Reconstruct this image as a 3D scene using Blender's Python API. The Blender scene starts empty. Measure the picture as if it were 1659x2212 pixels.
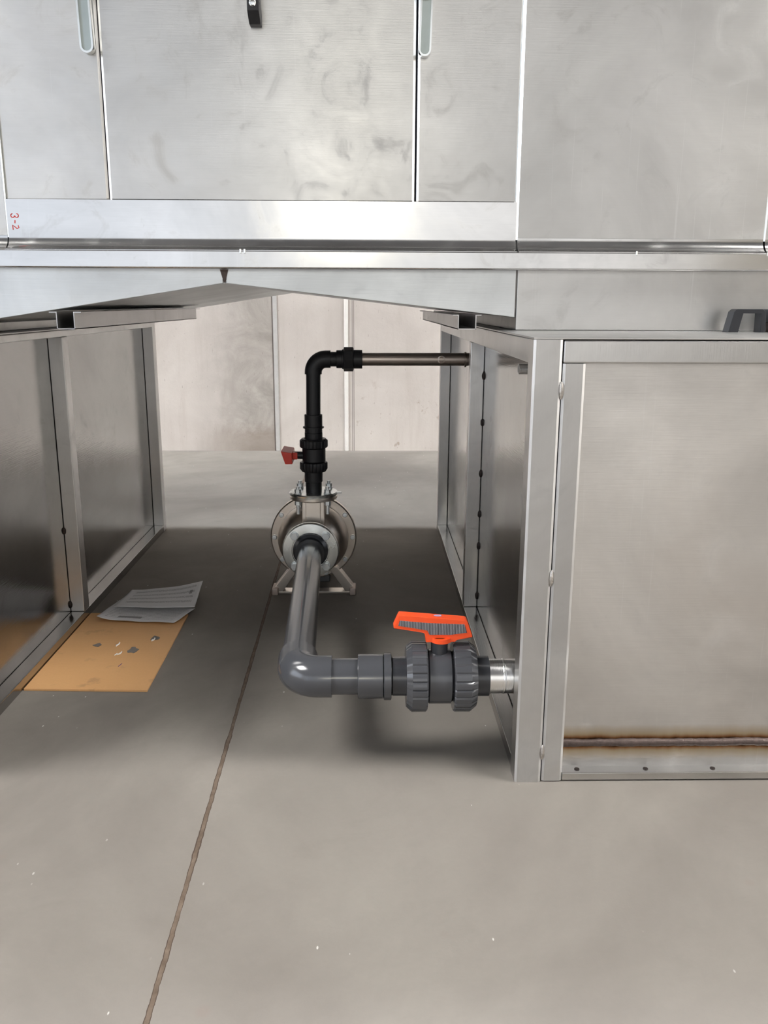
import bpy, bmesh, math, random
from mathutils import Vector, Matrix, noise
random.seed(7)
S = 0.96                      # metres per layout unit (the eye height)
C = bpy.context.scene.collection
PI = math.pi

# ------------------------------------------------------------------ materials
def nt(name):
    m = bpy.data.materials.new(name); m.use_nodes = True
    t = m.node_tree; t.nodes.clear()
    o = t.nodes.new('ShaderNodeOutputMaterial'); b = t.nodes.new('ShaderNodeBsdfPrincipled')
    t.links.new(b.outputs[0], o.inputs[0])
    return m, t, b

class N:
    """tiny node helper"""
    def __init__(s, t): s.t = t
    def new(s, typ, **kw):
        n = s.t.nodes.new(typ)
        for k, v in kw.items(): setattr(n, k, v)
        return n
    def link(s, a, b): s.t.links.new(a, b)
    def coord(s, scale=(1, 1, 1), which='Object', loc=(0, 0, 0), rot=(0, 0, 0)):
        if which == 'World':
            src = s.new('ShaderNodeNewGeometry').outputs['Position']
        else:
            src = s.new('ShaderNodeTexCoord').outputs[which]
        m = s.new('ShaderNodeMapping'); m.inputs['Scale'].default_value = scale
        m.inputs['Location'].default_value = loc; m.inputs['Rotation'].default_value = rot
        s.link(src, m.inputs[0]); return m.outputs[0]
    def noise(s, co, scale, detail=4, rough=.55, dist=0):
        n = s.new('ShaderNodeTexNoise'); n.inputs['Scale'].default_value = scale
        n.inputs['Detail'].default_value = detail; n.inputs['Roughness'].default_value = rough
        n.inputs['Distortion'].default_value = dist
        s.link(co, n.inputs['Vector']); return n.outputs['Fac']
    def ramp(s, fac, stops):
        r = s.new('ShaderNodeValToRGB'); el = r.color_ramp.elements
        while len(el) < len(stops): el.new(.5)
        for e, (p, c) in zip(el, stops):
            e.position = p; e.color = (c, c, c, 1) if isinstance(c, (int, float)) else (*c, 1)
        s.link(fac, r.inputs[0]); return r.outputs[0]
    def mix(s, fac, a, b, mode='MIX'):
        m = s.new('ShaderNodeMix', data_type='RGBA', blend_type=mode)
        for sock, v in ((m.inputs[0], fac), (m.inputs[6], a), (m.inputs[7], b)):
            if isinstance(v, bpy.types.NodeSocket): s.link(v, sock)
            elif isinstance(v, (int, float)):
                sock.default_value = v if sock.type == 'VALUE' else (v, v, v, 1)
            else: sock.default_value = (*v, 1)
        return m.outputs[2]
    def math(s, op, a, b=None, c=None):
        m = s.new('ShaderNodeMath', operation=op)
        for i, v in enumerate((a, b, c)):
            if v is None: continue
            if isinstance(v, bpy.types.NodeSocket): s.link(v, m.inputs[i])
            else: m.inputs[i].default_value = v
        return m.outputs[0]
    def bump(s, h, strength, dist, bsdf):
        b = s.new('ShaderNodeBump'); b.inputs['Strength'].default_value = strength
        b.inputs['Distance'].default_value = dist
        s.link(h, b.inputs['Height']); s.link(b.outputs[0], bsdf.inputs['Normal']); return b

def steel(name, base=(.60, .59, .575), rough=.34, smudge=.5, warp=.0, brush=(1, 1, 30), seed=0, streaks=0, aniso=0, tint=None, relief=.35):
    m, t, b = nt(name); n = N(t)
    co = n.coord(which='World', loc=(seed * 3.1, seed * 1.7, seed * .9))
    big = n.noise(co, 2.2, 5, .6, .6)
    fine = n.noise(co, 9, 6, .65, 1.2)
    brushed = n.noise(n.coord(brush, 'World', loc=(seed, 0, 0)), 14, 3, .6)
    dark = tuple(c * .80 for c in base)
    lite = tuple(min(1, c * 1.12) for c in base)
    col = n.mix(n.ramp(big, ((.32, 0), (.68, 1))), dark, lite)
    sm = n.ramp(fine, ((.56, 0), (.70, 1)))
    col = n.mix(n.math('MULTIPLY', sm, smudge * .55), col, tuple(c * .62 for c in base))
    col = n.mix(n.math('MULTIPLY', brushed, .22), col, tuple(c * .7 for c in base))
    if tint:                                    # dull heat / dirt tint on part of the sheet
        tn = n.ramp(n.noise(co, 1.3, 3, .5, .8), ((.55, 0), (.75, 1)))
        col = n.mix(n.math('MULTIPLY', tn, .5), col, tint)
    if streaks:                                 # fine vertical scratches
        sc = n.noise(n.coord((60, 60, .8), 'World', loc=(seed * 2, 0, 1)), 3.0, 2, .5, .3)
        sr = n.ramp(sc, ((.66, 0), (.70, 1)))
        mask = n.ramp(n.noise(co, 1.6, 2), ((.5, 0), (.6, 1)))
        col = n.mix(n.math('MULTIPLY', n.math('MULTIPLY', sr, mask), streaks), col, (.85, .85, .85))
    n.link(col, b.inputs['Base Color'])
    b.inputs['Metallic'].default_value = 1
    r = n.math('MULTIPLY_ADD', fine, .16, rough - .08)
    r = n.math('MULTIPLY_ADD', sm, .08, r)
    n.link(r, b.inputs['Roughness'])
    if aniso:
        b.inputs['Anisotropic'].default_value = aniso
        b.inputs['Anisotropic Rotation'].default_value = .25
        tg = n.new('ShaderNodeTangent', direction_type='RADIAL', axis='Z'); n.link(tg.outputs[0], b.inputs['Tangent'])
    h = n.math('MULTIPLY', brushed, .12)
    if warp:
        h = n.math('MULTIPLY_ADD', n.noise(co, 1.9, 1, .4, .3), warp, h)
    if relief: n.bump(h, relief, .004, b)
    return m

def plain(name, col, rough=.45, metal=0, spec=.5, var=.15, scale=30, bump=.05):
    m, t, b = nt(name); n = N(t)
    f = n.noise(n.coord(which='World'), scale, 4, .6, .3)
    n.link(n.mix(f, tuple(c * (1 - var) for c in col), tuple(min(1, c * (1 + var)) for c in col)), b.inputs['Base Color'])
    b.inputs['Metallic'].default_value = metal; b.inputs['Roughness'].default_value = rough
    b.inputs['Specular IOR Level'].default_value = spec
    if bump: n.bump(f, bump, .002, b)
    return m

M = {}
M['panel'] = steel('brushed_stainless_panel', (.68, .675, .665), .36, .55, .30, (1, 1, 30), 1, .22, .6)
M['panel_skirt'] = steel('stainless_skirt', (.68, .675, .67), .17, .5, 0, (1, 1, 30), 2, .15, relief=0)
M['hopper'] = steel('satin_stainless_hopper', (.70, .72, .73), .42, .2, .15, (1, 30, 30), 3)
M['frame'] = steel('stainless_frame_tube', (.65, .645, .64), .33, .35, 0, (30, 30, 1), 4)
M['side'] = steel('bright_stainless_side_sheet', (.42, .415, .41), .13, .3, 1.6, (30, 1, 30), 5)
M['top'] = steel('stainless_top_sheet', (.64, .63, .62), .36, .3, .3, (1, 30, 1), 6)
M['body'] = steel('stainless_body', (.55, .55, .55), .4, .2, 0, (1, 1, 30), 7)
M['channel'] = steel('stainless_channel', (.56, .55, .55), .38, .25, 0, (30, 1, 30), 8)
M['stub'] = steel('bright_scratched_stainless', (.93, .91, .89), .25, .4, 0, (40, 1, 1), 9)
M['cast'] = steel('pressed_stainless_pump', (.80, .73, .66), .32, .1, 0, (1, 1, 1), 10, relief=0)
M['zinc'] = steel('zinc_plated_steel', (.86, .90, .90), .24, .05, 0, (1, 1, 1), 11, relief=0)
M['chrome'] = steel('zinc_plated_latch', (.78, .80, .79), .16, .1, 0, (1, 1, 1), 12)
M['oldpipe'] = steel('heat_tinted_steel_pipe', (.50, .44, .40), .34, .5, 0, (1, 30, 30), 13)
M['zinc_dull'] = steel('dull_zinc_channel', (.46, .51, .50), .3, .2, 0, (1, 1, 1), 15)
M['bolt'] = plain('bright_zinc_bolt', (.78, .82, .84), .3, .7, .6, .05, 60)
M['foot'] = plain('cast_foot', (.42, .35, .31), .5, .6)
M['pvc'] = plain('dark_grey_pvc', (.058, .060, .067), .17, 0, .6, .08, 12, .02)
M['pvc2'] = plain('darker_grey_pvc', (.036, .038, .044), .22, 0, .6, .1, 12, .02)
M['black'] = plain('black_plastic', (.011, .011, .013), .42, 0, .4, .2, 25, .03)
M['gap'] = plain('dark_gap', (.006, .006, .012), .7, 0, .2)
M['red'] = plain('orange_red_plastic', (.90, .085, .014), .38, 0, .5, .05, 20, .02)
M['red2'] = plain('red_plastic', (.62, .035, .015), .42, 0, .5, .05, 20, .02)
M['logo'] = plain('lilac_printed_oval', (.50, .38, .62), .5)
M['board_mark'] = plain('blue_pen', (.06, .05, .22), .6)
M['tape'] = plain('grey_tape', (.20, .18, .165), .6, 0, .3, .2, 200)
M['shaving'] = plain('bright_metal_shaving', (.92, .92, .90), .35, .1, .8)
M['weld'] = plain('oxidised_weld', (.085, .062, .055), .55, .55, .5, .5, 160, .5)
M['weld_spot'] = plain('burnt_weld_spot', (.03, .022, .02), .5, .6, .5, .5, 200, .4)
M['weld_light'] = plain('bright_weld', (.55, .52, .49), .35, 1, .5, .3, 200, .5)
M['marker'] = plain('red_marker', (.45, .05, .045), .7, 0, .2, .35, 300)
M['handle_black'] = plain('satin_black_handle', (.012, .013, .017), .35, 0, .5, .1)
M['seal_white'] = plain('white_sealant', (.70, .68, .65), .8, 0, .3, .1, 20, .5)
M['seal_grey'] = plain('grey_sealant', (.44, .43, .42), .8, 0, .3, .15, 20, .5)
M['motor'] = plain('grey_motor', (.12, .12, .125), .5, .4)

def mat_grip():
    m, t, b = nt('ribbed_grey_grip'); n = N(t)
    w = n.new('ShaderNodeTexWave', wave_type='BANDS', bands_direction='X'); w.inputs['Scale'].default_value = 98
    n.link(n.coord(which='World'), w.inputs['Vector'])
    n.link(n.ramp(w.outputs['Fac'], ((.25, (.035, .037, .045)), (.75, (.27, .27, .29)))), b.inputs['Base Color'])
    b.inputs['Roughness'].default_value = .5; n.bump(w.outputs['Fac'], .5, .002, b); return m
M['grip'] = mat_grip()

def mat_front_panel():
    """satin sheet with a straw and brown heat tint either side of the long weld"""
    m = steel('tank_front_sheet', (.72, .70, .68), .40, .18, .25, (1, 1, 30), 14, .12, tint=(.52, .47, .43)); t = m.node_tree; n = N(t)
    b = [x for x in t.nodes if x.type == 'BSDF_PRINCIPLED'][0]
    old = b.inputs['Base Color'].links[0].from_socket
    sep = n.new('ShaderNodeSeparateXYZ'); n.link(n.coord(which='World'), sep.inputs[0])
    wob = n.noise(n.coord((1, 0, 0), 'World'), 22, 3)
    d = n.math('ABSOLUTE', n.math('ADD', n.math('SUBTRACT', sep.outputs['Z'], .0770 * S), n.math('MULTIPLY_ADD', wob, .012, -.006)))
    r = n.ramp(n.math('MULTIPLY', d, 25), ((0, (.02, .015, .012)), (.20, (.06, .03, .018)), (.30, (.42, .21, .10)), (.45, (.70, .58, .40)), (1, (1, 1, 1))))
    old2 = n.mix(1.0, old, r, 'MULTIPLY')
    n.link(old2, b.inputs['Base Color'])
    return m
M['post'] = steel('folded_stainless_post', (.66, .655, .65), .36, .35, 0, (30, 30, 1), 4, aniso=.75, relief=.1)
M['front'] = mat_front_panel()

def mat_floor():
    m, t, b = nt('worn_concrete_floor'); n = N(t)
    co = n.coord(which='World')
    big = n.noise(co, 1.1, 6, .6, .5); mid = n.noise(co, 5, 6, .65, .8); fine = n.noise(co, 90, 4, .7)
    col = n.mix(n.ramp(big, ((.36, 0), (.64, 1))), (.172, .156, .138), (.258, .237, .212))
    col = n.mix(n.math('MULTIPLY', n.ramp(mid, ((.55, 0), (.75, 1))), .35), col, (.175, .158, .138))
    col = n.mix(n.math('MULTIPLY', fine, .22), col, (.145, .13, .118))
    # brownish patch near the left tank
    sep = n.new('ShaderNodeSeparateXYZ'); n.link(co, sep.inputs[0])
    # pale flecks and small chips
    v = n.new('ShaderNodeTexVoronoi'); v.inputs['Scale'].default_value = 16; n.link(n.coord((1.6, .7, 1), 'World'), v.inputs['Vector'])
    fl = n.ramp(v.outputs['Distance'], ((.035, 1), (.05, 0)))
    msk = n.ramp(n.noise(n.coord(which='World', loc=(4, 1, 0)), 3.5, 3), ((.47, 0), (.54, 1)))
    col = n.mix(n.math('MULTIPLY', n.math('MULTIPLY', fl, msk), .7), col, (.66, .64, .60))
    v2 = n.new('ShaderNodeTexVoronoi'); v2.inputs['Scale'].default_value = 5; n.link(n.coord(which='World', loc=(.4, 2.1, 0)), v2.inputs['Vector'])
    ch = n.ramp(v2.outputs['Distance'], ((.03, 1), (.07, 0)))
    col = n.mix(n.math('MULTIPLY', ch, .35), col, (.20, .16, .14))
    # sawn joint filled with dirt
    wob = n.noise(n.coord((1, 1, 1), 'World'), 26, 5, .7)
    lx = n.math('MULTIPLY_ADD', sep.outputs['Y'], -.0134, -.3020 * S)
    d = n.math('ABSOLUTE', n.math('ADD', n.math('SUBTRACT', sep.outputs['X'], lx), n.math('MULTIPLY_ADD', wob, .006, -.003)))
    jw = n.math('LESS_THAN', d, .0032)
    je = n.math('LESS_THAN', n.math('ADD', d, n.math('MULTIPLY_ADD', mid, .006, -.003)), .0046)
    jcol = n.mix(n.noise(co, 40, 3), (.05, .035, .025), (.22, .17, .13))
    col = n.mix(je, col, (.07, .05, .04)); col = n.mix(jw, col, jcol)
    n.link(col, b.inputs['Base Color'])
    n.link(n.math('MULTIPLY_ADD', mid, .2, .62), b.inputs['Roughness'])
    b.inputs['Specular IOR Level'].default_value = .10
    h = n.math('SUBTRACT', n.math('MULTIPLY', fine, .15), jw)
    n.bump(h, .5, .004, b)
    return m
M['floor'] = mat_floor()

def mat_wall():
    m, t, b = nt('stained_precast_concrete'); n = N(t)
    co = n.coord(which='World'); sep = n.new('ShaderNodeSeparateXYZ'); n.link(co, sep.inputs[0])
    big = n.noise(co, 1.3, 6, .6, .6); mid = n.noise(co, 4, 6, .7, .6)
    drip = n.noise(n.coord((9, 9, .9), 'World'), 2, 4, .65); fine = n.noise(co, 60, 3, .7)
    col = n.mix(n.ramp(big, ((.35, 0), (.7, 1))), (.47, .43, .40), (.585, .545, .51))
    col = n.mix(n.math('MULTIPLY', n.ramp(drip, ((.5, 0), (.75, 1))), .4), col, (.42, .37, .335))
    # greyer, damper panel left of the first joint
    left = n.math('MULTIPLY', n.math('LESS_THAN', sep.outputs['X'], -.632 * S), n.ramp(n.math('MULTIPLY_ADD', sep.outputs['X'], 1.5, 2.15), ((.40, 0), (1.0, 1))))
    st = n.math('MULTIPLY', left, n.ramp(mid, ((.28, .25), (.62, 1))))
    col = n.mix(n.math('MULTIPLY', st, .8), col, (.24, .22, .20))
    # dirty foot and small brown blotches
    foot = n.ramp(n.math('MULTIPLY_ADD', mid, -.22, n.math('MULTIPLY', sep.outputs['Z'], 1.0)), ((.0, 1), (.08, 0)))
    col = n.mix(n.math('MULTIPLY', n.math('MULTIPLY', foot, left), .55), col, (.24, .19, .16))
    blo = n.ramp(n.noise(n.coord((1.2, 1, 1), 'World', loc=(2.3, 0, .4)), 6.5, 5, .7), ((.60, 0), (.67, 1)))
    low = n.ramp(sep.outputs['Z'], ((.30, 1), (.55, 0)))
    right = n.math('GREATER_THAN', sep.outputs['X'], -.07)
    col = n.mix(n.math('MULTIPLY', n.math('MULTIPLY', blo, low), n.math('MULTIPLY', right, .75)), col, (.30, .23, .18))
    pit = n.ramp(n.noise(n.coord((30, 1, 9), 'World'), 3, 2), ((.70, 0), (.73, 1)))
    col = n.mix(n.math('MULTIPLY', pit, .55), col, (.24, .20, .18))
    # narrow open joint beside each sealant strip
    for x, w in ((-.640, .0035), (-.1005, .002), (-.090, .002)):
        j = n.math('LESS_THAN', n.math('ABSOLUTE', n.math('SUBTRACT', sep.outputs['X'], x * S)), w)
        col = n.mix(n.math('MULTIPLY', j, .75), col, (.10, .08, .075))
    n.link(col, b.inputs['Base Color']); b.inputs['Roughness'].default_value = .85
    b.inputs['Specular IOR Level'].default_value = .2
    n.bump(n.math('ADD', n.math('MULTIPLY', fine, .4), mid), .3, .006, b)
    return m
M['wall'] = mat_wall()
M['hall'] = plain('painted_hall_wall', (.50, .47, .42), .8, 0, .2, .1, 2, 0)
M['ceiling'] = plain('dark_roof_deck', (.16, .16, .165), .8, 0, .2, .1, 2, 0)

def mat_board():
    m, t, b = nt('orange_brown_hardboard'); n = N(t); co = n.coord(which='World')
    big = n.noise(co, 5, 5, .6, .6); fine = n.noise(co, 140, 3, .7)
    col = n.mix(big, (.68, .37, .15), (.80, .47, .215))
    st = n.ramp(n.noise(n.coord(which='World', loc=(.3, .1, 0)), 9, 5, .65), ((.60, 0), (.70, 1)))
    col = n.mix(n.math('MULTIPLY', st, .5), col, (.36, .20, .10))
    col = n.mix(n.math('MULTIPLY', fine, .2), col, (.38, .2, .09))
    n.link(col, b.inputs['Base Color']); b.inputs['Roughness'].default_value = .6
    n.bump(fine, .15, .001, b); return m
M['board'] = mat_board()

def mat_paper(name, rows, sx, sy, x0, box):
    """white sheet with printed rows of tiny text (bars) and one darker block"""
    m, t, b = nt(name); n = N(t); sep = n.new('ShaderNodeSeparateXYZ'); uv = n.new('ShaderNodeUVMap'); n.link(uv.outputs[0], sep.inputs[0])
    u, v = sep.outputs['X'], sep.outputs['Y']
    lines = n.math('LESS_THAN', n.math('FRACT', n.math('MULTIPLY', v, rows)), .42)
    letters = n.math('GREATER_THAN', n.noise(n.coord((sx, sy, 1), 'UV'), 1, 2, .6), .47)
    a = n.math('MULTIPLY', lines, letters)
    mar = n.math('MULTIPLY', n.math('MULTIPLY', n.math('GREATER_THAN', u, x0), n.math('LESS_THAN', u, .93)),
                 n.math('MULTIPLY', n.math('GREATER_THAN', v, .10), n.math('LESS_THAN', v, .93)))
    a = n.math('MULTIPLY', a, mar)
    col = n.mix(n.math('MULTIPLY', a, .55), (.74, .74, .76), (.20, .20, .22))
    bx = n.math('MULTIPLY', n.math('MULTIPLY', n.math('GREATER_THAN', u, box[0]), n.math('LESS_THAN', u, box[1])),
                n.math('MULTIPLY', n.math('GREATER_THAN', v, box[2]), n.math('LESS_THAN', v, box[3])))
    col = n.mix(n.math('MULTIPLY', bx, .7), col, (.12, .11, .115))
    n.link(col, b.inputs['Base Color']); b.inputs['Roughness'].default_value = .7
    return m
M['paper_list'] = mat_paper('printed_list_paper', 14, 60, 200, .06, (.22, .52, .16, .26))
M['paper_table'] = mat_paper('printed_table_paper', 5, 130, 30, .10, (.86, .90, .55, .70))

def emit(name, col, k):
    m = bpy.data.materials.new(name); m.use_nodes = True; t = m.node_tree; t.nodes.clear()
    o = t.nodes.new('ShaderNodeOutputMaterial'); e = t.nodes.new('ShaderNodeEmission')
    e.inputs[0].default_value = (*col, 1); e.inputs[1].default_value = k; t.links.new(e.outputs[0], o.inputs[0]); return m

# ------------------------------------------------------------------ mesh builder (layout units; scaled by S when built)
def basis(axis):
    a = Vector(axis).normalized()
    u = a.cross(Vector((0, 0, 1)))
    if u.length < 1e-4: u = Vector((1, 0, 0))
    u.normalize(); return a, u, a.cross(u).normalized()

class MB:
    def __init__(s): s.bm = bmesh.new()
    def box(s, x0, x1, y0, y1, z0, z1, bev=0, seg=2):
        r = bmesh.ops.create_cube(s.bm, size=1); vs = r['verts']
        for v in vs:
            v.co = Vector((x0 + (x1 - x0) * (v.co.x + .5), y0 + (y1 - y0) * (v.co.y + .5), z0 + (z1 - z0) * (v.co.z + .5)))
        if bev:
            es = list({e for v in vs for e in v.link_edges})
            bmesh.ops.bevel(s.bm, geom=es, offset=bev, segments=seg, profile=.5, affect='EDGES')
        return s
    def lathe(s, prof, origin, axis, n=40, cap=True):
        """prof = [(radius, height along axis)]"""
        a, u, w = basis(axis); o = Vector(origin); rings = []
        for r, h in prof:
            if r < 1e-6: rings.append([s.bm.verts.new(o + a * h)])
            else: rings.append([s.bm.verts.new(o + a * h + u * (r * math.cos(2 * PI * i / n)) + w * (r * math.sin(2 * PI * i / n))) for i in range(n)])
        for p, q in zip(rings, rings[1:]):
            for i in range(n):
                j = (i + 1) % n
                if len(p) == 1 and len(q) == 1: continue
                if len(p) == 1: s.bm.faces.new((p[0], q[j], q[i]))
                elif len(q) == 1: s.bm.faces.new((p[i], p[j], q[0]))
                else: s.bm.faces.new((p[i], p[j], q[j], q[i]))
        if cap:
            for rg in (rings[0], rings[-1]):
                if len(rg) > 2: s.bm.faces.new(rg)
        return s
    def cyl(s, p0, p1, r, n=32, ch=0):
        p0 = Vector(p0); p1 = Vector(p1); L = (p1 - p0).length
        pr = [(r, 0), (r, L)] if not ch else [(r - ch, 0), (r, ch), (r, L - ch), (r - ch, L)]
        return s.lathe(pr, p0, p1 - p0, n)
    def hexa(s, p0, p1, r, ch=.0008): return s.cyl(p0, p1, r, 6, ch)
    def ribbed(s, p0, p1, r, n=24, depth=.06, ch=.008):
        """union nut: barrel with grip grooves, chamfered at p0 end"""
        p0 = Vector(p0); a, u, w = basis(Vector(p1) - p0); L = (Vector(p1) - p0).length
        prof = [(.86, 0), (1, ch / L), (1, 1 - .003 / L), (.96, 1)]
        k = 6; tot = n * k; rings = []
        for f, h in prof:
            ring = []
            for i in range(tot):
                ph = (i % k) / k; g = 1 - depth * (1 if ph < .16 else .25 if ph < .34 else 0)
                t = 2 * PI * i / tot
                ring.append(s.bm.verts.new(p0 + a * (h * L) + (u * math.cos(t) + w * math.sin(t)) * r * f * (g if f > .9 else 1)))
            rings.append(ring)
        for p, q in zip(rings, rings[1:]):
            for i in range(tot): s.bm.faces.new((p[i], p[(i + 1) % tot], q[(i + 1) % tot], q[i]))
        s.bm.faces.new(rings[0]); s.bm.faces.new(rings[-1]); return s
    def sweep(s, pts, radii, n=32, cap=True):
        pts = [Vector(p) for p in pts]; rings = []; u = None
        for i, p in enumerate(pts):
            d = (pts[min(i + 1, len(pts) - 1)] - pts[max(i - 1, 0)]).normalized()
            if u is None: _, u, w = basis(d)
            u = (u - d * u.dot(d)).normalized(); w = d.cross(u)
            r = radii[i] if isinstance(radii, (list, tuple)) else radii
            rings.append([s.bm.verts.new(p + (u * math.cos(2 * PI * k / n) + w * math.sin(2 * PI * k / n)) * r) for k in range(n)])
        for p, q in zip(rings, rings[1:]):
            for i in range(n): s.bm.faces.new((p[i], p[(i + 1) % n], q[(i + 1) % n], q[i]))
        if cap: s.bm.faces.new(rings[0]); s.bm.faces.new(rings[-1])
        return s
    def prism(s, poly, axis, a, b, bev=0):
        """poly in the two other axes: axis x->(y,z), y->(x,z), z->(x,y)"""
        f = {'x': lambda p, k: (k, p[0], p[1]), 'y': lambda p, k: (p[0], k, p[1]), 'z': lambda p, k: (p[0], p[1], k)}[axis]
        A = [s.bm.verts.new(f(p, a)) for p in poly]; B = [s.bm.verts.new(f(p, b)) for p in poly]; n = len(poly)
        fs = [s.bm.faces.new(A), s.bm.faces.new(B)]
        for i in range(n): fs.append(s.bm.faces.new((A[i], A[(i + 1) % n], B[(i + 1) % n], B[i])))
        if bev:
            bmesh.ops.bevel(s.bm, geom=list({e for q in fs for e in q.edges}), offset=bev, segments=2, profile=.5, affect='EDGES')
        return s
    def profile(s, pts, x0, x1, th, nx=1, fn=None):
        """folded sheet: (y,z) polyline swept along x, th thick behind"""
        nrm = []
        for i in range(len(pts)):
            a = Vector(pts[max(i - 1, 0)]); b = Vector(pts[min(i + 1, len(pts) - 1)]); d = (b - a).normalized()
            nrm.append(Vector((-d.y, d.x)))
        cols = []
        for k in range(nx + 1):
            x = x0 + (x1 - x0) * k / nx
            fr = [s.bm.verts.new((x, *(fn(x, *p) if fn else p))) for p in pts]
            bk = []
            for p, m in zip(pts, nrm):
                q = fn(x, *p) if fn else p
                bk.append(s.bm.verts.new((x, q[0] + m.x * th, q[1] + m.y * th)))
            cols.append(fr + bk[::-1])
        n = len(cols[0])
        for p, q in zip(cols, cols[1:]):
            for i in range(n): s.bm.faces.new((p[i], p[(i + 1) % n], q[(i + 1) % n], q[i]))
        s.bm.faces.new(cols[0]); s.bm.faces.new(cols[-1]); return s
    def grid(s, fn, nu, nv, th=.0012):
        V = [[s.bm.verts.new(fn(i / nu, j / nv)) for j in range(nv + 1)] for i in range(nu + 1)]
        uvl = s.bm.loops.layers.uv.new('UVMap')
        for i in range(nu):
            for j in range(nv):
                f = s.bm.faces.new((V[i][j], V[i + 1][j], V[i + 1][j + 1], V[i][j + 1]))
                for l, (a, b) in zip(f.loops, ((i, j), (i + 1, j), (i + 1, j + 1), (i, j + 1))): l[uvl].uv = (a / nu, b / nv)
        return s
    def build(s, name, mat, parent=None, angle=35, base=None):
        bm = s.bm
        bmesh.ops.recalc_face_normals(bm, faces=bm.faces)
        if parent is not None:
            o = Vector(parent['_org'])
        else:
            xs = [v.co.x for v in bm.verts]; ys = [v.co.y for v in bm.verts]; zs = [v.co.z for v in bm.verts]
            o = Vector(((min(xs) + max(xs)) / 2, (min(ys) + max(ys)) / 2, min(zs)))
        for v in bm.verts: v.co = (v.co - o) * S
        me = bpy.data.meshes.new(name); bm.to_mesh(me); bm.free()
        for p in me.polygons: p.use_smooth = True
        me.set_sharp_from_angle(angle=math.radians(angle))
        ob = bpy.data.objects.new(name, me); C.objects.link(ob); me.materials.append(mat)
        wn = ob.modifiers.new('weighted_normals', 'WEIGHTED_NORMAL'); wn.weight = 100; wn.keep_sharp = True
        if parent is not None: ob.parent = parent
        else: ob.location = o * S
        ob['_org'] = list(o)
        return ob

def tag(o, label, cat=None, group=None):
    o['label'] = label
    if cat: o['category'] = cat
    if group: o['group'] = group
    return o
def thing(name, org, label, cat, group=None):
    o = bpy.data.objects.new(name, None); C.objects.link(o); o.empty_display_size = .05
    o.location = Vector(org) * S; o['_org'] = list(org)
    return tag(o, label, cat, group)
def struct(name, mb, mat):
    o = mb.build(name, mat); o['kind'] = 'structure'; return o

# ------------------------------------------------------------------ the hall
YB = 5.93
struct('floor', MB().box(-9, 9, -9, YB + .2, -.12, 0), M['floor'])
struct('wall_back', MB().box(-9, 9, YB, YB + .2, 0, 6.3), M['wall'])
struct('trim_1', MB().box(-.634, -.606, YB - .012, YB + .01, 0, 6.3, .005), M['seal_grey'])
struct('trim_2', MB().box(-.156, -.128, YB - .016, YB + .01, 0, 6.3, .006), M['seal_white'])
def wall_with_bay(name, x0, x1, y0, y1, z0, z1):
    m = MB(); m.box(x0, x1, -9, y0, 0, 6.3); m.box(x0, x1, y1, YB + .2, 0, 6.3); m.box(x0, x1, y0, y1, 0, z0); m.box(x0, x1, y0, y1, z1, 6.3)
    struct(name, m, M['hall'])
wall_with_bay('wall_left', -9.2, -9, -7, .6, 1.0, 5.2)
wall_with_bay('wall_right', 9, 9.2, -7, .6, 1.0, 5.2)
mb = MB(); mb.box(5.0, 9.2, -9.2, -9, 0, 6.3); mb.box(-9.2, 5.0, -9.2, -9, 5.3, 6.3)
struct('wall_front', mb, M['hall'])
# roof deck with three long rooflights let into it
WY0, WY1, WX0, WX1 = -1.1, 1.3, 3.8, 6.8
lights = [('window_1', -WX1, -WX0, WY0, WY1, 41), ('window_2', WX0, WX1, WY0, WY1, 38), ('window_3', -8.6, 8.6, 4.55, 4.95, 38)]
mb = MB(); Z0, Z1 = 6.3, 6.5
mb.box(-9.2, 9.2, -9.2, WY0, Z0, Z1); mb.box(-9.2, 9.2, WY1, 4.55, Z0, Z1); mb.box(-9.2, 9.2, 4.95, YB + .2, Z0, Z1)
mb.box(-9.2, -WX1, WY0, WY1, Z0, Z1); mb.box(-WX0, WX0, WY0, WY1, Z0, Z1); mb.box(WX1, 9.2, WY0, WY1, Z0, Z1)
mb.box(-9.2, -8.6, 4.55, 4.95, Z0, Z1); mb.box(8.6, 9.2, 4.55, 4.95, Z0, Z1)
struct('ceiling', mb, M['ceiling'])
for nm, xa, xb, ya, yb, k in lights:
    struct(nm, MB().box(xa, xb, ya, yb, 6.4, 6.44), emit('rooflight_' + nm, (.94, .98, 1.04) if nm == 'window_3' else (1.0, .985, .955), k))

# ------------------------------------------------------------------ upper machine
YP, YF = 2.085, 2.05
mac = thing('stainless_machine', (0, 2.9, .94), 'large stainless steel machine housing with door, raised on the two low tanks', 'machine')
ZT = 1.80
# door and its side panels
def sheet(x0, x1, z0, z1, name, mat=None, y=YP, e=.0052, c=.0030):
    # pressed sheet with a narrow crease folded back along both upright edges
    return MB().prism([(x0, y + .016), (x0, y + c), (x0 + e, y), (x1 - e, y), (x1, y + c), (x1, y + .016)], 'z', z0, z1).build(name, mat or M['panel'], mac, 12)
door = sheet(-.5875, .1085, 1.2308, ZT, 'door', y=YP - .002)
sheet(-.8240, -.5905, 1.2308, ZT, 'front_panel')
sheet(.1135, .3455, 1.2308, ZT, 'front_panel')
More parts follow.
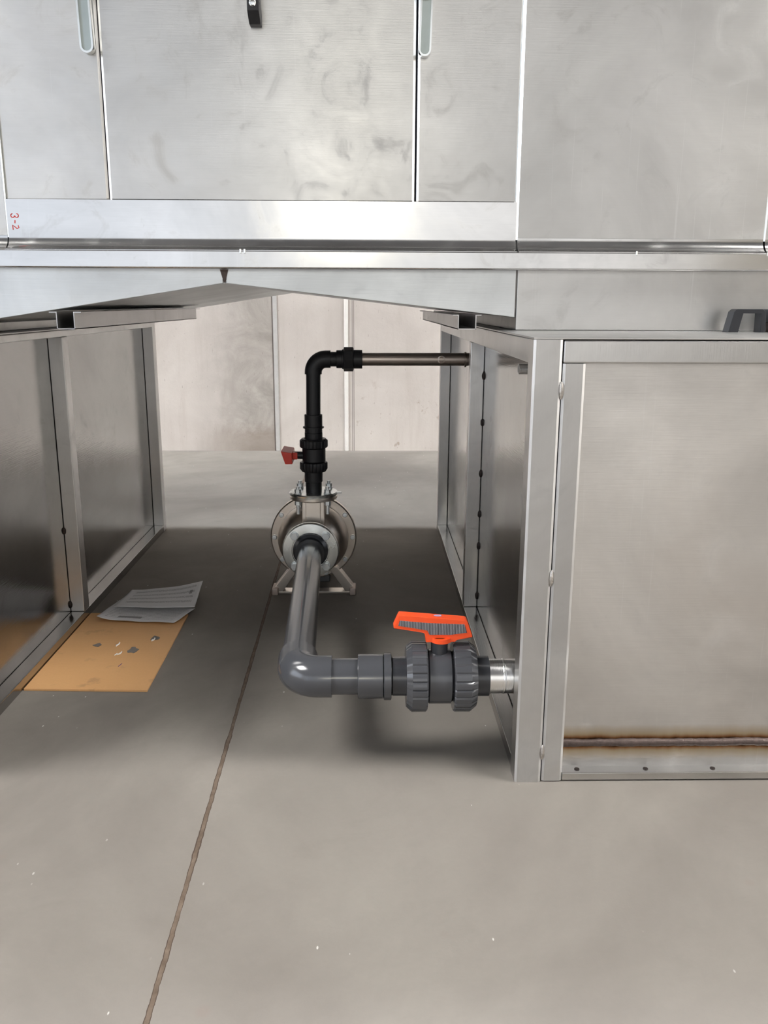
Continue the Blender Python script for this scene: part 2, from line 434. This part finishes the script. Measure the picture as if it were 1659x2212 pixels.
# the foot of the housing: sheet bent forward in a wide radius into a flange
def skirt_pts(ztop, r=.030):
    p = [(YP + .0055, ztop + .0030), (YP, ztop), (YP, 1.1485)] if ztop > 1.2 else [(YP, ztop), (YP, 1.1485)]
    for k in range(1, 13):
        t = PI / 2 * k / 12
        p.append((YP - r + r * math.cos(t), 1.1485 - r * math.sin(t)))
    return p
def skirt(x0, x1, ztop, name, mat, y=0.0):
    return MB().profile([(a + y, b) for a, b in skirt_pts(ztop)], x0, x1, .006, 24).build(name, mat, mac, 50)
skirt(-.8240, .3455, 1.2288, 'skirt', M['panel_skirt'], -.004)
for x0, x1, y in ((.3500, .9270, -.004), (.9315, 1.90, -.004), (-1.90, -.8285, 0)):
    MB().box(x0, x1, YP + y, YP + .016, 1.1500, ZT, .0003).build('front_panel', M['panel'], mac)
    skirt(x0, x1, 1.1498, 'skirt', M['panel_skirt'], y)
# creased corner folds that catch the light along the upright seams
for x, w, c in ((.3440, .0064, .0036), (.9250, .0070, .0036), (-.8285, .0042, .0026)):
    MB().prism([(x, YP + .0004), (x + w, YP - c - .0006), (x + w + .0006, YP - c), (x + w, YP + .006), (x, YP + .006)], 'z', 1.146, ZT).build('corner_fold', M['chrome'], mac, 12)
MB().box(-.5900, -.5880, YP + .004, YP + .02, 1.2308, ZT).build('door_gap', M['gap'], mac)
MB().box(.1088, .1130, YP + .006, YP + .02, 1.2308, ZT).build('door_gap', M['gap'], mac)
# front flange
MB().profile([(YP - .028, 1.1190), (YF + .004, 1.1183), (YF + .0012, 1.1172), (YF, 1.1145), (YF, 1.0815), (YF + .0015, 1.0785), (YF + .005, 1.0770), (YF + .06, 1.0770)], -1.9, 1.9, .004, 1).build('base_flange', M['panel_skirt'], mac, 60)
for x in (-.2895, -.2800, .6225, .928):
    MB().box(x - .0022, x + .0022, YF - .0012, YF + .012, 1.1105, 1.1215, .001).build('weld_tack', M['chrome'], mac)
# sloping hopper end plates
AP = (-.333, 1.0455); RB = (.3500, .9706); LB = (-.960, .9480)
MB().prism([(AP[0] + .004, 1.10), (AP[0] + .004, AP[1]), RB, (RB[0], 1.10)], 'y', 2.080, 2.088, .0012).build('hopper_end_plate', M['hopper'], mac)
MB().prism([(AP[0] - .004, 1.10), (LB[0], 1.10), LB, (AP[0] - .004, AP[1])], 'y', 2.080, 2.088, .0012).build('hopper_end_plate', M['hopper'], mac)
MB().prism([(-.343, 1.0765), (-.323, 1.0765), (-.3315, 1.047), (-.3345, 1.047)], 'y', 2.0785, 2.083).build('apex_stain', M['weld'], mac)  # thin brown wedge added for the dirty stain at the apex
# hopper floor (inverted V running back)
MB().prism([AP, RB, (RB[0], RB[1] + .006), (AP[0], AP[1] + .006)], 'y', 2.088, 3.96).build('hopper_floor', M['hopper'], mac)
MB().prism([AP, LB, (LB[0], LB[1] + .006), (AP[0], AP[1] + .006)], 'y', 2.088, 3.96).build('hopper_floor', M['hopper'], mac)
# boxes either side that stand on the tanks
MB().box(.3535, 1.90, 2.080, 3.96, .9405, 1.10, .003).build('base_box', M['panel'], mac)
MB().box(-1.90, -.9600, 2.080, 3.96, .9255, 1.10, .003).build('base_box', M['panel'], mac)
MB().box(-1.90, 1.90, 2.104, 3.96, 1.10, ZT + .01).build('housing_body', M['body'], mac)
# open-ended hat channels under the hopper
def hat(x0, x1, z0, z1, tab, y0, y1, name='support_channel'):
    t = .0022; m = MB()
    m.box(x0, x0 + t, y0, y1, z0, z1); m.box(x1 - t, x1, y0, y1, z0, z1); m.box(x0, x1, y0, y1, z0, z0 + t)
    m.box(x0 - tab, x0, y0, y1, z1 - t, z1); m.box(x1, x1 + tab, y0, y1, z1 - t, z1)
    return m.build(name, M['channel'], mac)
hat(-.7320, -.6890, .9385, .9790, .016, 2.082, 3.56)
hat(.2160, .2600, .9415, .9760, .012, 2.082, 3.40)
# red hand-written 3-2 (turned on its side) low on the skirt
def strokes(lines, r=.0011):
    m = MB()
    for l in lines: m.sweep([(x, YP - .0044, z) for x, z in l], r, 8)
    return m
def arc(cx, cz, r, a0, a1, k=8): return [(cx + r * math.cos(math.radians(a0 + (a1 - a0) * i / k)), cz + r * math.sin(math.radians(a0 + (a1 - a0) * i / k))) for i in range(k + 1)]
tx, tz = -.8065, 1.1930
L = [arc(tx - .0045, tz, .0042, 90, 360, 8)[::1], arc(tx + .0045, tz, .0042, 180, 450, 8),
     [(tx, tz - .010), (tx - .0008, tz - .017)],
     [(tx + .006, tz - .0215), (tx + .0075, tz - .026), (tx + .003, tz - .0285), (tx - .002, tz - .024), (tx - .0065, tz - .0205), (tx - .0060, tz - .031)]]
tag(strokes(L).build('marker_writing', M['marker'], mac), 'red hand-written 3-2')
# latches with lever of folded plate
def latch(x0, x1, zb, lean):
    cx = (x0 + x1) / 2; r = (x1 - x0) / 2; zt = zb + .20
    out = [(cx + r * math.cos(t), zb + r + r * math.sin(t)) for t in [PI + PI * i / 12 for i in range(13)]] + [(x1, zt), (x0, zt)]
    k = r * .72; inn = [(cx + k * math.cos(t), zb + r + k * math.sin(t)) for t in [PI + PI * i / 12 for i in range(13)]] + [(cx + k, zt), (cx - k, zt)]
    m = MB(); bm = m.bm; y0, y1, y2 = YP - .020, YP - .001, YP - .010
    def ring(p, y): return [bm.verts.new((a + lean * (b - zb), y, b)) for a, b in p]
    A, B, D, E = ring(out, y1), ring(out, y0), ring(inn, y0), ring(inn, y2)
    n = len(out)
    for P, Q in ((A, B), (B, D), (D, E)):
        for i in range(n): bm.faces.new((P[i], P[(i + 1) % n], Q[(i + 1) % n], Q[i]))
    bm.faces.new(A)
    lt = m.build('latch', M['chrome'], mac, 40)
    m2 = MB(); m2.prism([(a + lean * (b - zb), b) for a, b in inn], 'y', YP - .0102, YP - .004); m2.build('latch_channel', M['zinc_dull'], lt, 30)
    MB().cyl((cx, YP - .012, zt - .055), (cx, YP - .030, zt - .055), r * .62, 20, .002).build('latch_pivot', M['chrome'], lt)
    MB().box(cx - r * .8, cx + r * .8, YP - .026, YP - .008, zb + .115, zb + .20, .003).build('latch_plate', M['chrome'], lt)
    return lt
latch(-.6255, -.5960, 1.5300, -.020)
latch(.1135, .1405, 1.5300, .030)
for x in (-.572, .0925):
    MB().lathe([(.020, 0), (.020, .004), (.014, .010), (0, .011)], (x, YP - .001, 1.668), (0, -1, 0), 24).build('latch_catch', M['chrome'], mac)
# black pull handle on the door
h = MB(); h.box(-.2555, -.2320, 2.030, 2.046, 1.612, 1.90, .004); h.prism([(2.028, 1.628), (2.048, 1.628), (2.084, 1.612), (2.084, 1.588), (2.060, 1.588), (2.030, 1.606)], 'x', -.2555, -.2300, .002)
h.prism([(2.030, 1.90), (2.028, 1.89), (2.048, 1.89), (2.084, 1.905), (2.084, 1.93), (2.060, 1.93)], 'x', -.2555, -.2300, .002)
hd = h.build('pull_handle', M['black'], door)
MB().lathe([(.0075, 0), (.0075, .002), (.0055, .0045), (0, .005)], (-.2430, 2.0295, 1.6210), (0, -1, 0), 20).build('screw', M['chrome'], hd)

# ------------------------------------------------------------------ low tanks
ZC = .940
rt = thing('stainless_tank', (1.1, 2.7, 0), 'low stainless steel tank at right with a framed front sheet and long brown weld', 'tank')
def P(x0, x1, y0, y1, z0, z1, name, mat, par, bev=.003, seg=2): return MB().box(x0, x1, y0, y1, z0, z1, bev, seg).build(name, mat, par)
def folded(x0, x1, y, yb, z0, z1, name, par, e=.005, c=.0028):
    return MB().prism([(x0, yb), (x0, y + c), (x0 + e, y), (x1 - e, y), (x1, y + c), (x1, yb)], 'z', z0, z1).build(name, M['post'], par, 12)
folded(.3165, .3725, 1.649, 1.700, 0, .9355, 'frame_post', rt)
P(.318, .361, 2.665, 2.710, .030, .888, 'frame_post', M['frame'], rt)
P(.318, .361, 3.745, 3.790, 0, .9355, 'frame_post', M['frame'], rt)
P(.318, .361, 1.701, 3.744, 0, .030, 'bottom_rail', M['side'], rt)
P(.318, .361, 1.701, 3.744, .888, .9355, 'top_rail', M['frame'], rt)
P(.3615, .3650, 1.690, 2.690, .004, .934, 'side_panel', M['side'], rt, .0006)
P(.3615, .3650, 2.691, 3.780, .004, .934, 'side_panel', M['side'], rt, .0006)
P(.3165, 1.90, 1.650, 3.79, .9358, ZC, 'top_panel', M['top'], rt, .0012)
folded(.3750, .4190, 1.651, 1.682, .002, .8905, 'front_stile', rt)
P(.3750, 1.90, 1.651, 1.680, .891, .9345, 'front_rail', M['frame'], rt, .0035, 3)
P(.4195, 1.90, 1.651, 1.684, .003, .0200, 'front_rail', M['panel_skirt'], rt, .002)
P(.4100, 1.90, 1.680, 1.6845, .010, .920, 'front_panel', M['front'], rt, .0006)
P(.3730, .3745, 1.665, 1.69, 0, .930, 'frame_gap', M['gap'], rt, 0)
P(.3700, 1.90, 3.775, 3.79, .003, .93, 'back_panel', M['body'], rt)
P(1.88, 1.90, 1.69, 3.775, .003, .93, 'end_panel', M['body'], rt)
# long lumpy weld
pts, rad = [], []
for i in range(161):
    x = .421 + (1.88 - .421) * i / 160
    pts.append((x, 1.680, .0770 + .0022 * noise.noise(Vector((x * 14, 0, 0))))); rad.append(.0088 + .0028 * noise.noise(Vector((x * 22, 3, 0))) + .0006 * math.sin(i * 2.3))
MB().sweep(pts, rad, 12).build('weld_bead', M['weld'], rt)
for x in (.455, .605, .752, .902):
    MB().lathe([(.006, 0), (.0055, .002), (0, .003)], (x, 1.667, .0195), (0, 0, 1), 10).build('weld_spot', M['weld_spot'], rt)
def blob(x, y, z, rx, ry, rz, mat, par, name='weld_spot'):
    m = MB(); r = bmesh.ops.create_icosphere(m.bm, subdivisions=2, radius=1)
    for v in r['verts']:
        k = 1 + .25 * noise.noise(v.co * 2 + Vector((x * 50, y * 40, z * 60)))
        v.co = Vector((x + v.co.x * rx * k, y + v.co.y * ry * k, z + v.co.z * rz * k))
    return m.build(name, mat, par)
for z in (.786, .640, .478, .345, .240, .070):
    blob(.3615, 2.664, z, .007, .004, .013, M['weld_spot'], rt)
for z in (.84, .46, .07): blob(.3738, 1.6505, z, .004, .004, .018, M['weld_light'], rt, 'weld_tack')
# outlet stub and small nozzle in the near side sheet
m = MB(); m.cyl((.3640, 1.74, .2060), (.2645, 1.74, .2060), .0375, 48); m.lathe([(.0375, 0), (.0385, .002), (.0385, .004), (.0375, .006)], (.295, 1.74, .206), (1, 0, 0), 48, False)
m.build('outlet_stub', M['stub'], rt)
m = MB(); m.lathe([(.0115, 0), (.0115, .030), (.0085, .031), (.0085, .002)], (.3635, 1.90, .8620), (-1, 0, 0), 24); m.build('nozzle', M['stub'], rt)
# black arched lid handles on the top
def arch(x0, x1, y0, y1, h, par):
    t = .0085
    o = [(x0 - .010, ZC), (x0, ZC + h - .006), (x0 + .007, ZC + h), (x1 - .007, ZC + h), (x1, ZC + h - .006), (x1 + .004, ZC),
         (x1 - t * 1.1, ZC), (x1 - t, ZC + h - t), (x0 + t * 2.4, ZC + h - t), (x0 + t * 1.6, ZC)]
    return MB().prism(o, 'y', y0, y1, .001).build('lid_handle', M['handle_black'], par)
arch(.842, .915, 2.000, 2.035, .052, rt)
P(.928, 1.02, 2.000, 2.05, .9615, .992, 'lid_hinge', M['handle_black'], rt)
P(.934, 1.01, 2.010, 2.05, ZC, .9615, 'hinge_base', M['weld'], rt)

lt = thing('stainless_tank', (-1.4, 2.7, 0), 'low stainless steel tank at left whose dark mirror-like side sheets face the pump', 'tank')
P(-.968, -.912, 1.649, 1.700, 0, .9205, 'frame_post', M['frame'], lt, .006, 3)
P(-.956, -.912, 2.630, 2.680, .030, .900, 'frame_post', M['frame'], lt)
P(-.956, -.912, 3.737, 3.787, 0, .9205, 'frame_post', M['frame'], lt)
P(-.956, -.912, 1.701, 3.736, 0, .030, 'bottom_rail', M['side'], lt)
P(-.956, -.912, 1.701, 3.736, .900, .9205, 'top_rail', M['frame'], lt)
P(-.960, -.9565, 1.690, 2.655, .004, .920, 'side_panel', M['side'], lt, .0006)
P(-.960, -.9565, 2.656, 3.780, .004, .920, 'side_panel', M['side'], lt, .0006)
P(-1.90, -.912, 1.650, 3.787, .9208, .9250, 'top_panel', M['top'], lt, .0012)
P(-1.90, -.969, 1.651, 1.680, .004, .920, 'front_panel', M['front'], lt)
P(-1.90, -.960, 3.775, 3.787, .003, .920, 'back_panel', M['body'], lt)
P(-1.90, -1.88, 1.681, 3.774, .003, .920, 'end_panel', M['body'], lt)
for z in (.30, .055): blob(-.9560, 2.629, z, .007, .004, .012, M['weld_spot'], lt)

# ------------------------------------------------------------------ pump
XA, ZA = -.1875, .2050
pump = thing('centrifugal_pump', (XA, 2.9, 0), 'stainless steel centrifugal pump on angled feet between the two tanks', 'pump')
AX = (0, -1, 0)
o = (XA, 2.93, ZA)
MB().lathe([(.030, .0), (.146, .0), (.150, .004), (.150, .026), (.146, .030), (.118, .030)], o, AX, 64).build('casing_flange', M['cast'], pump)
MB().lathe([(.118, .030), (.122, .036), (.122, .060), (.118, .082), (.108, .104), (.092, .122), (.072, .134), (.062, .140), (.058, .150), (.058, .186)], o, AX, 64).build('casing', M['cast'], pump)
for k in range(10):
    t = 2 * PI * k / 10
    x, z = XA + .1365 * math.cos(t), ZA + .1365 * math.sin(t)
    MB().lathe([(.0085, 0), (.0085, .005), (.0072, .008), (0, .0085)], (x, 2.9, z), AX, 16).build('bolt', M['bolt'], pump)
MB().lathe([(.056, 0), (.0925, 0), (.0945, .003), (.0945, .013), (.0905, .020), (.074, .0215), (.0625, .0215), (.0615, .014), (.056, .014)], (XA, 2.748, ZA), AX, 64).build('suction_flange', M['zinc'], pump)
for a in (45, 135, 225, 315):
    x, z = XA + .0735 * math.cos(math.radians(a)), ZA + .0735 * math.sin(math.radians(a))
    m = MB(); m.cyl((x, 2.7280, z), (x, 2.7235, z), .0140, 20, .001); m.hexa((x, 2.7240, z), (x, 2.7100, z), .0125)
    m.build('bolt', M['bolt'], pump)
# discharge neck and flanges
DX, DY = -.1800, 2.820
m = MB(); m.box(DX - .038, DX + .038, DY - .036, DY + .036, .262, .366, .004); m.box(DX - .025, DX + .025, DY - .040, DY, .285, .362, .003)
m.build('discharge_neck', M['cast'], pump)
MB().lathe([(.040, 0), (.076, 0), (.0795, .003), (.0795, .009), (.076, .012), (.040, .012)], (DX, DY, .3635), (0, 0, 1), 56).build('discharge_flange', M['cast'], pump)
MB().lathe([(.028, 0), (.078, 0), (.0815, .003), (.0820, .008), (.0790, .012), (.060, .0135), (.028, .0135)], (DX, DY, .3758), (0, 0, 1), 56).build('backing_flange', M['zinc'], pump)
for sx in (-1, 1):
    for sy in (-1, 1):
        x, y = DX + sx * .049, DY + sy * .049
        m = MB(); m.cyl((x, y, .389), (x, y, .392), .0125, 18); m.hexa((x, y, .392), (x, y, .404), .0108); m.cyl((x, y, .320), (x, y, .413), .0058, 14)
        m.hexa((x, y, .350), (x, y, .3635), .0108); m.build('bolt', M['bolt'], pump)
MB().box(DX + .078, DX + .094, DY - .004, DY + .004, .379, .386, .001).build('flange_tab', M['zinc'], pump)
# feet
for s in (-1, 1):
    m = MB()
    m.prism([(XA + s * .045, .105), (XA + s * .082, .100), (XA + s * .142, .020), (XA + s * .142, .008), (XA + s * .112, .008)], 'y', 2.885, 2.935, .002)
    m.build('leg', M['cast'], pump)
    MB().box(*sorted((XA + s * .126, XA + s * .1475)), 2.868, 2.935, 0, .026, .004).build('foot', M['foot'], pump)
MB().box(XA - .126, XA + .126, 2.885, 2.930, .001, .009, .001).build('foot_bar', M['cast'], pump)
m = MB(); m.cyl((XA, 2.93, ZA), (XA, 3.28, ZA), .066, 40, .006)
for k in range(24):
    t = 2 * PI * k / 24; a, b_ = math.cos(t), math.sin(t)
    m.sweep([(XA + a * .066, 2.96, ZA + b_ * .066), (XA + a * .066, 3.22, ZA + b_ * .066)], .0035, 6)
m.build('motor', M['motor'], pump)
MB().box(XA - .05, XA + .05, 3.02, 3.16, 0, .145, .004).build('motor_base', M['motor'], pump)

# ------------------------------------------------------------------ suction pipe (dark grey plastic)
YV, ZV = 1.740, .2065
EX = -.1550
sp = thing('suction_pipe', (-.17, 2.1, ZV - .045), 'dark grey plastic suction pipe with a large elbow from the pump to the orange-handled valve', 'pipe')
d = Vector((-.1875 - EX, 2.70 - YV, ZA - ZV)); d.normalize()
def along(t): return Vector((EX, YV, ZV)) + d * t
# elbow: swept bend with thicker sockets
R = .050; pts = [Vector((-.0772, YV, ZV)), Vector((-.090, YV, ZV)), Vector((EX + R, YV, ZV))]
for k in range(1, 14):
    t = PI / 2 * k / 13
    pts.append(Vector((EX + R - R * math.sin(t), YV + R - R * math.cos(t), ZV)))
pts += [along(.085), along(.098)]
MB().sweep(pts, .0455, 48).build('elbow', M['pvc'], sp)
m = MB(); m.sweep([along(.09), along(.952)], .0385, 48); m.build('pipe', M['pvc'], sp)
MB().sweep([(-.085, YV, ZV), (-.018, YV, ZV)], .0395, 48).build('pipe', M['pvc'], sp)
e = along(.958)
MB().lathe([(.0395, 0), (.048, .0), (.048, .028), (.058, .034), (.058, .0355)], (XA, 2.690, ZA), (0, 1, 0), 48).build('flange_adaptor', M['pvc2'], sp)
MB().lathe([(.0385, 0), (.0475, .001), (.0482, .003), (.0482, .055), (.0385, .056)], (-.0210, YV, ZV), (1, 0, 0), 48).build('coupling', M['pvc'], sp)
MB().lathe([(.0470, 0), (.0515, .002), (.0515, .0165), (.0470, .0185)], (.0350, YV, ZV), (1, 0, 0), 12).build('coupling_collar', M['pvc'], sp)

bv = thing('ball_valve', (.157, YV, ZV - .076), 'dark grey union ball valve with an orange-red lever, beside the right tank', 'valve')
MB().lathe([(.040, 0), (.0425, .001), (.0425, .034)], (.0545, YV, ZV), (1, 0, 0), 48).build('end_connector', M['pvc2'], bv)
MB().lathe([(.044, 0), (.044, .034), (.010, .0345)], (.2310, YV, ZV), (1, 0, 0), 48).build('end_connector', M['pvc2'], bv)
MB().ribbed((.0845, YV, ZV), (.1300, YV, ZV), .0765, 26, .035, .012).build('union_nut', M['pvc'], bv)
MB().ribbed((.2360, YV, ZV), (.1865, YV, ZV), .0765, 26, .035, .014).build('union_nut', M['pvc'], bv)
MB().lathe([(.050, 0), (.054, .002), (.056, .0045), (.0595, .006), (.0595, .053), (.056, .0545), (.054, .057), (.050, .059)], (.1285, YV, ZV), (1, 0, 0), 48).build('body', M['pvc'], bv)
MB().cyl((.1570, YV, .255), (.1570, YV, .3000), .0185, 32, .001).build('stem', M['pvc2'], bv)
HY = .013
# lever outline in x/z
lever = [(.0675, .3520), (.0700, .3535), (.2110, .3420), (.2150, .3395), (.2275, .3040), (.2265, .3010), (.1930, .2985), (.1910, .2910), (.1265, .2900), (.1255, .3120), (.1215, .3150), (.0585, .3215), (.0560, .3250)]
hdl = MB().prism(lever, 'y', YV - HY, YV + HY, .0022).build('lever', M['red'], bv, 40)
MB().cyl((.160, YV, .2900), (.160, YV, .3000), .0235, 28).build('lever_boss', M['red'], hdl)
grip = [(.0665, .3290), (.0700, .3410), (.1330, .3350), (.2090, .3320), (.2150, .3130), (.1800, .3085), (.1340, .3085), (.1295, .3190), (.1000, .3240)]
MB().prism(grip, 'y', YV - HY - .0015, YV - HY + .004, .0006).build('grip', M['grip'], hdl)
MB().prism([(.152 + .0085 * math.cos(2 * PI * k / 20), YV + .0048 * math.sin(2 * PI * k / 20)) for k in range(20)], 'z', .3462, .3478).build('emblem', M['logo'], hdl)

# ------------------------------------------------------------------ black discharge pipe, its valve and the steel return pipe
dp = thing('discharge_pipe', (DX, DY, .585), 'black plastic riser pipe with a bend at the top, above the pump', 'pipe')
VX = -.1770; ZH = .8250
MB().lathe([(.024, 0), (.029, .001), (.029, .0155), (.0345, .016), (.0345, .0205), (.0295, .021), (.0295, .0600), (.0235, .061)], (VX, DY, .5850), (0, 0, 1), 40).build('socket', M['black'], dp)
MB().sweep([(VX, DY, .64), (VX + .002, DY, .785)], .0235, 40).build('pipe', M['black'], dp)
R = .042; pts = [Vector((VX + .002, DY, .7770)), Vector((VX + .002, DY, ZH - R))]
for k in range(1, 13):
    t = PI / 2 * k / 12
    pts.append(Vector((VX + .002 + R - R * math.cos(t), DY, ZH - R + R * math.sin(t))))
pts.append(Vector((-.1185, DY, ZH)))
MB().sweep(pts, .0280, 40).build('elbow', M['black'], dp)
MB().sweep([(-.122, DY, ZH), (-.096, DY, ZH)], .0235, 40).build('pipe', M['black'], dp)
MB().lathe([(.0235, 0), (.0290, .001), (.0290, .019), (.0320, .020), (.0320, .0255)], (-.1000, DY, ZH), (1, 0, 0), 40).build('union_end', M['black'], dp)
MB().lathe([(.034, 0), (.0390, .002), (.0390, .031), (.034, .033)], (-.0764, DY, ZH), (1, 0, 0), 8).build('union_nut', M['black'], dp)
MB().lathe([(.0300, 0), (.0300, .028), (.0215, .029)], (-.0440, DY, ZH), (1, 0, 0), 40).build('union_end', M['black'], dp)

bv2 = thing('ball_valve', (VX, DY, .389), 'black union ball valve with a small red lever, standing on the pump outlet', 'valve')
UP = (0, 0, 1)
MB().lathe([(.0270, 0), (.0270, .030), (.0300, .032), (.0300, .072)], (VX - .002, DY, .3893), UP, 40).build('end_connector', M['black'], bv2)
MB().lathe([(.0295, 0), (.0295, .0235)], (VX, DY, .5612), UP, 40).build('end_connector', M['black'], bv2)
MB().ribbed((VX - .001, DY, .4560), (VX - .001, DY, .4870), .0465, 20, .05, .010).build('union_nut', M['black'], bv2)
MB().ribbed((VX, DY, .5660), (VX, DY, .5370), .0465, 20, .05, .006).build('union_nut', M['black'], bv2)
MB().lathe([(.034, 0), (.0385, .004), (.0385, .046), (.034, .050)], (VX, DY, .4870), UP, 40).build('body', M['black'], bv2)
MB().cyl((VX - .034, DY, .5090), (VX - .062, DY, .5090), .0125, 24).build('stem', M['black'], bv2)
lv = MB(); lv.prism([(-.2830, .5300), (-.2475, .5240), (-.2450, .4870), (-.2690, .4862)], 'y', DY - .045, DY + .070, .0025); lv.box(-.2480, -.2310, DY - .014, DY + .014, .4970, .5200, .002)
lv.build('lever', M['red2'], bv2)

st = thing('steel_pipe', (.17, DY, ZH - .021), 'brownish steel pipe between the black union and the right tank, with a small threaded port', 'pipe')
MB().sweep([(-.0175, DY, ZH), (.3600, DY, ZH + .0008)], .0205, 40).build('pipe', M['oldpipe'], st)
MB().lathe([(.0095, -.004), (.0125, 0), (.0125, .020), (.0085, .021), (.0085, .004)], (.2400, DY, ZH + .001), (0, -1, 0), 24, False).build('threaded_port', M['oldpipe'], st)
MB().cyl((.2400, DY - .005, ZH + .001), (.2400, DY - .014, ZH + .001), .0092, 20).build('port_hole', M['gap'], st)
MB().lathe([(.0205, 0), (.0245, .001), (.0245, .006), (.0205, .007)], (.316, DY, ZH), (1, 0, 0), 40).build('collar', M['oldpipe'], st)

# ------------------------------------------------------------------ board, papers, scraps
bd = MB().prism([(-.9090, 2.110), (-.5810, 2.098), (-.5880, 2.670), (-.9100, 2.682)], 'z', .0005, .0065, .0008).build('hardboard_sheet', M['board'])
tag(bd, 'flat orange-brown hardboard sheet lying on the floor beside the left tank', 'board')
def paper(name, c, lift, mat, label, seed):
    A, B, D_, E_ = [Vector(p) for p in c]
    def f(u, v):
        p = A * (1 - u) * (1 - v) + B * u * (1 - v) + D_ * u * v + E_ * (1 - u) * v
        z = .0105 + lift(u, v) + .0035 * (noise.noise(Vector((u * 3 + seed, v * 2, 0))) + .6)
        return Vector((p.x, p.y, z))
    o = MB().grid(f, 28, 20).build(name, mat, None, 60)
    md = o.modifiers.new('thickness', 'SOLIDIFY'); md.thickness = .0006
    return tag(o, label, 'paper')
paper('paper_sheet', [(-.866, 2.602), (-.614, 2.572), (-.572, 2.705), (-.836, 2.755)], lambda u, v: .006 * (1 - u) ** 6 * 2, M['paper_list'], 'white printed sheet with a dark grey bar, nearest of the two papers on the board', 1)
paper('paper_sheet', [(-.838, 2.690), (-.566, 2.668), (-.580, 2.895), (-.822, 2.862)], lambda u, v: .012 + .016 * u ** 3 * (.35 + v), M['paper_table'], 'white sheet with a printed table, curled up at its right end behind the other paper', 5)
for i, (x, y, w, h, a, lb) in enumerate(((-.8044, 2.4064, .024, .026, .1, 'small grey tape scrap on the hardboard, nearest the left tank'), (-.6894, 2.3667, .028, .046, .25, 'largest grey tape scrap on the hardboard, ragged and nearest the viewer'), (-.6466, 2.4597, .024, .034, .1, 'small grey tape scrap on the hardboard, nearest the papers'))):
    pl = [(x + (math.cos(t) * w / 2 * k), y + math.sin(t) * h / 2 * k) for t, k in [(2 * PI * j / 10 + a, 1 + .25 * math.sin(j * 4.1 + i)) for j in range(10)]]
    tag(MB().prism(pl, 'z', .0066, .0074).build('tape_scrap', M['tape']), lb, 'tape', 'tape scraps on the hardboard')
for i, (x, y, z, s, a, lb) in enumerate(((-.7441, 2.4023, .0068, .013, 1.5, 'bright curled metal shaving in the middle of the hardboard, furthest of the middle two'), (-.7232, 2.3328, .0068, .013, 1.0, 'bright curled metal shaving in the middle of the hardboard, nearer the viewer'), (-.6478, 2.4380, .0068, .011, 1.4, 'bright metal shaving beside the small grey tape scrap near the board edge'), (.905, 1.86, ZC + .0005, .009, .9, 'tiny bright piece added for the highlight of a small washer on top of the right tank near the black handle'))):
    pts = [(x + s * (t - .5) * 2 * math.cos(a) + .25 * s * math.sin(t * 9), y + s * (t - .5) * 2 * math.sin(a), z + .003 + .003 * math.sin(t * 8)) for t in [k / 10 for k in range(11)]]
    tag(MB().sweep(pts, [.0012 + .0012 * math.sin(PI * k / 10) for k in range(11)], 8).build('metal_bit', M['shaving']), lb, 'shaving')  # the last one is added for a washer's highlight on the tank top
tag(MB().sweep([(-.6990, 2.2500, .0072), (-.6945, 2.2700, .0072)], .0008, 6).build('pen_refill', M['board_mark']), 'thin dark blue sliver lying on the hardboard near its front edge', 'scrap')

# ------------------------------------------------------------------ daylight
w = bpy.data.worlds.new('sky'); bpy.context.scene.world = w; w.use_nodes = True
t = w.node_tree; n = N(t); bg = t.nodes['Background']
sep = n.new('ShaderNodeSeparateXYZ'); n.link(n.new('ShaderNodeTexCoord').outputs['Generated'], sep.inputs[0])
n.link(n.ramp(n.math('MULTIPLY_ADD', sep.outputs['X'], .5, .5), ((.25, (.85, .925, 1.04)), (.72, (1.0, .96, .905)))), bg.inputs[0])
n.link(n.ramp(n.math('MULTIPLY_ADD', sep.outputs['X'], -.5, .5), ((0, .9), (.12, .8), (.30, .27), (.72, .30), (.88, .9), (1, 1.0))), (k := n.new('ShaderNodeMath', operation='MULTIPLY')).inputs[0])
k.inputs[1].default_value = 4.25; n.link(k.outputs[0], bg.inputs[1])
bpy.context.scene.cycles.max_bounces = 10

lm = bpy.data.lights.new('streak_light', 'AREA'); lm.shape = 'RECTANGLE'; lm.size = .10; lm.size_y = 1.3; lm.energy = 26; lm.color = (1, .93, .74)  # unseen area light added for the warm upright streak on the door
lo = bpy.data.objects.new('streak_light', lm); C.objects.link(lo); lo.location = Vector((-.34, -8.0, 2.6)) * S; lo.rotation_euler = (PI / 2, 0, 0)
# ------------------------------------------------------------------ camera
F = 1850.0
Rm = ((0.9998054316, -0.0192659548, 0.0042334304), (-0.0004355843, -0.2361272687, -0.9717220401), (0.0197207813, 0.9715311297, -0.2360897177))
cam = bpy.data.cameras.new('camera'); co = bpy.data.objects.new('camera', cam); C.objects.link(co)
r, dn, fw = [Vector(v) for v in Rm]
co.matrix_world = Matrix(((r.x, -dn.x, -fw.x, 0), (r.y, -dn.y, -fw.y, 0), (r.z, -dn.z, -fw.z, S), (0, 0, 0, 1)))
cam.sensor_fit = 'HORIZONTAL'; cam.sensor_width = 36; cam.lens = F / 1659 * 36; cam.clip_start = .02
bpy.context.scene.camera = co
for o in bpy.data.objects:
    if '_org' in o: del o['_org']
vs = bpy.context.scene.view_settings
bpy.context.scene.display_settings.display_device = 'sRGB'
vs.view_transform = 'Standard'; vs.look = 'None'; vs.gamma = 1; vs.use_curve_mapping = False; vs.exposure = 0
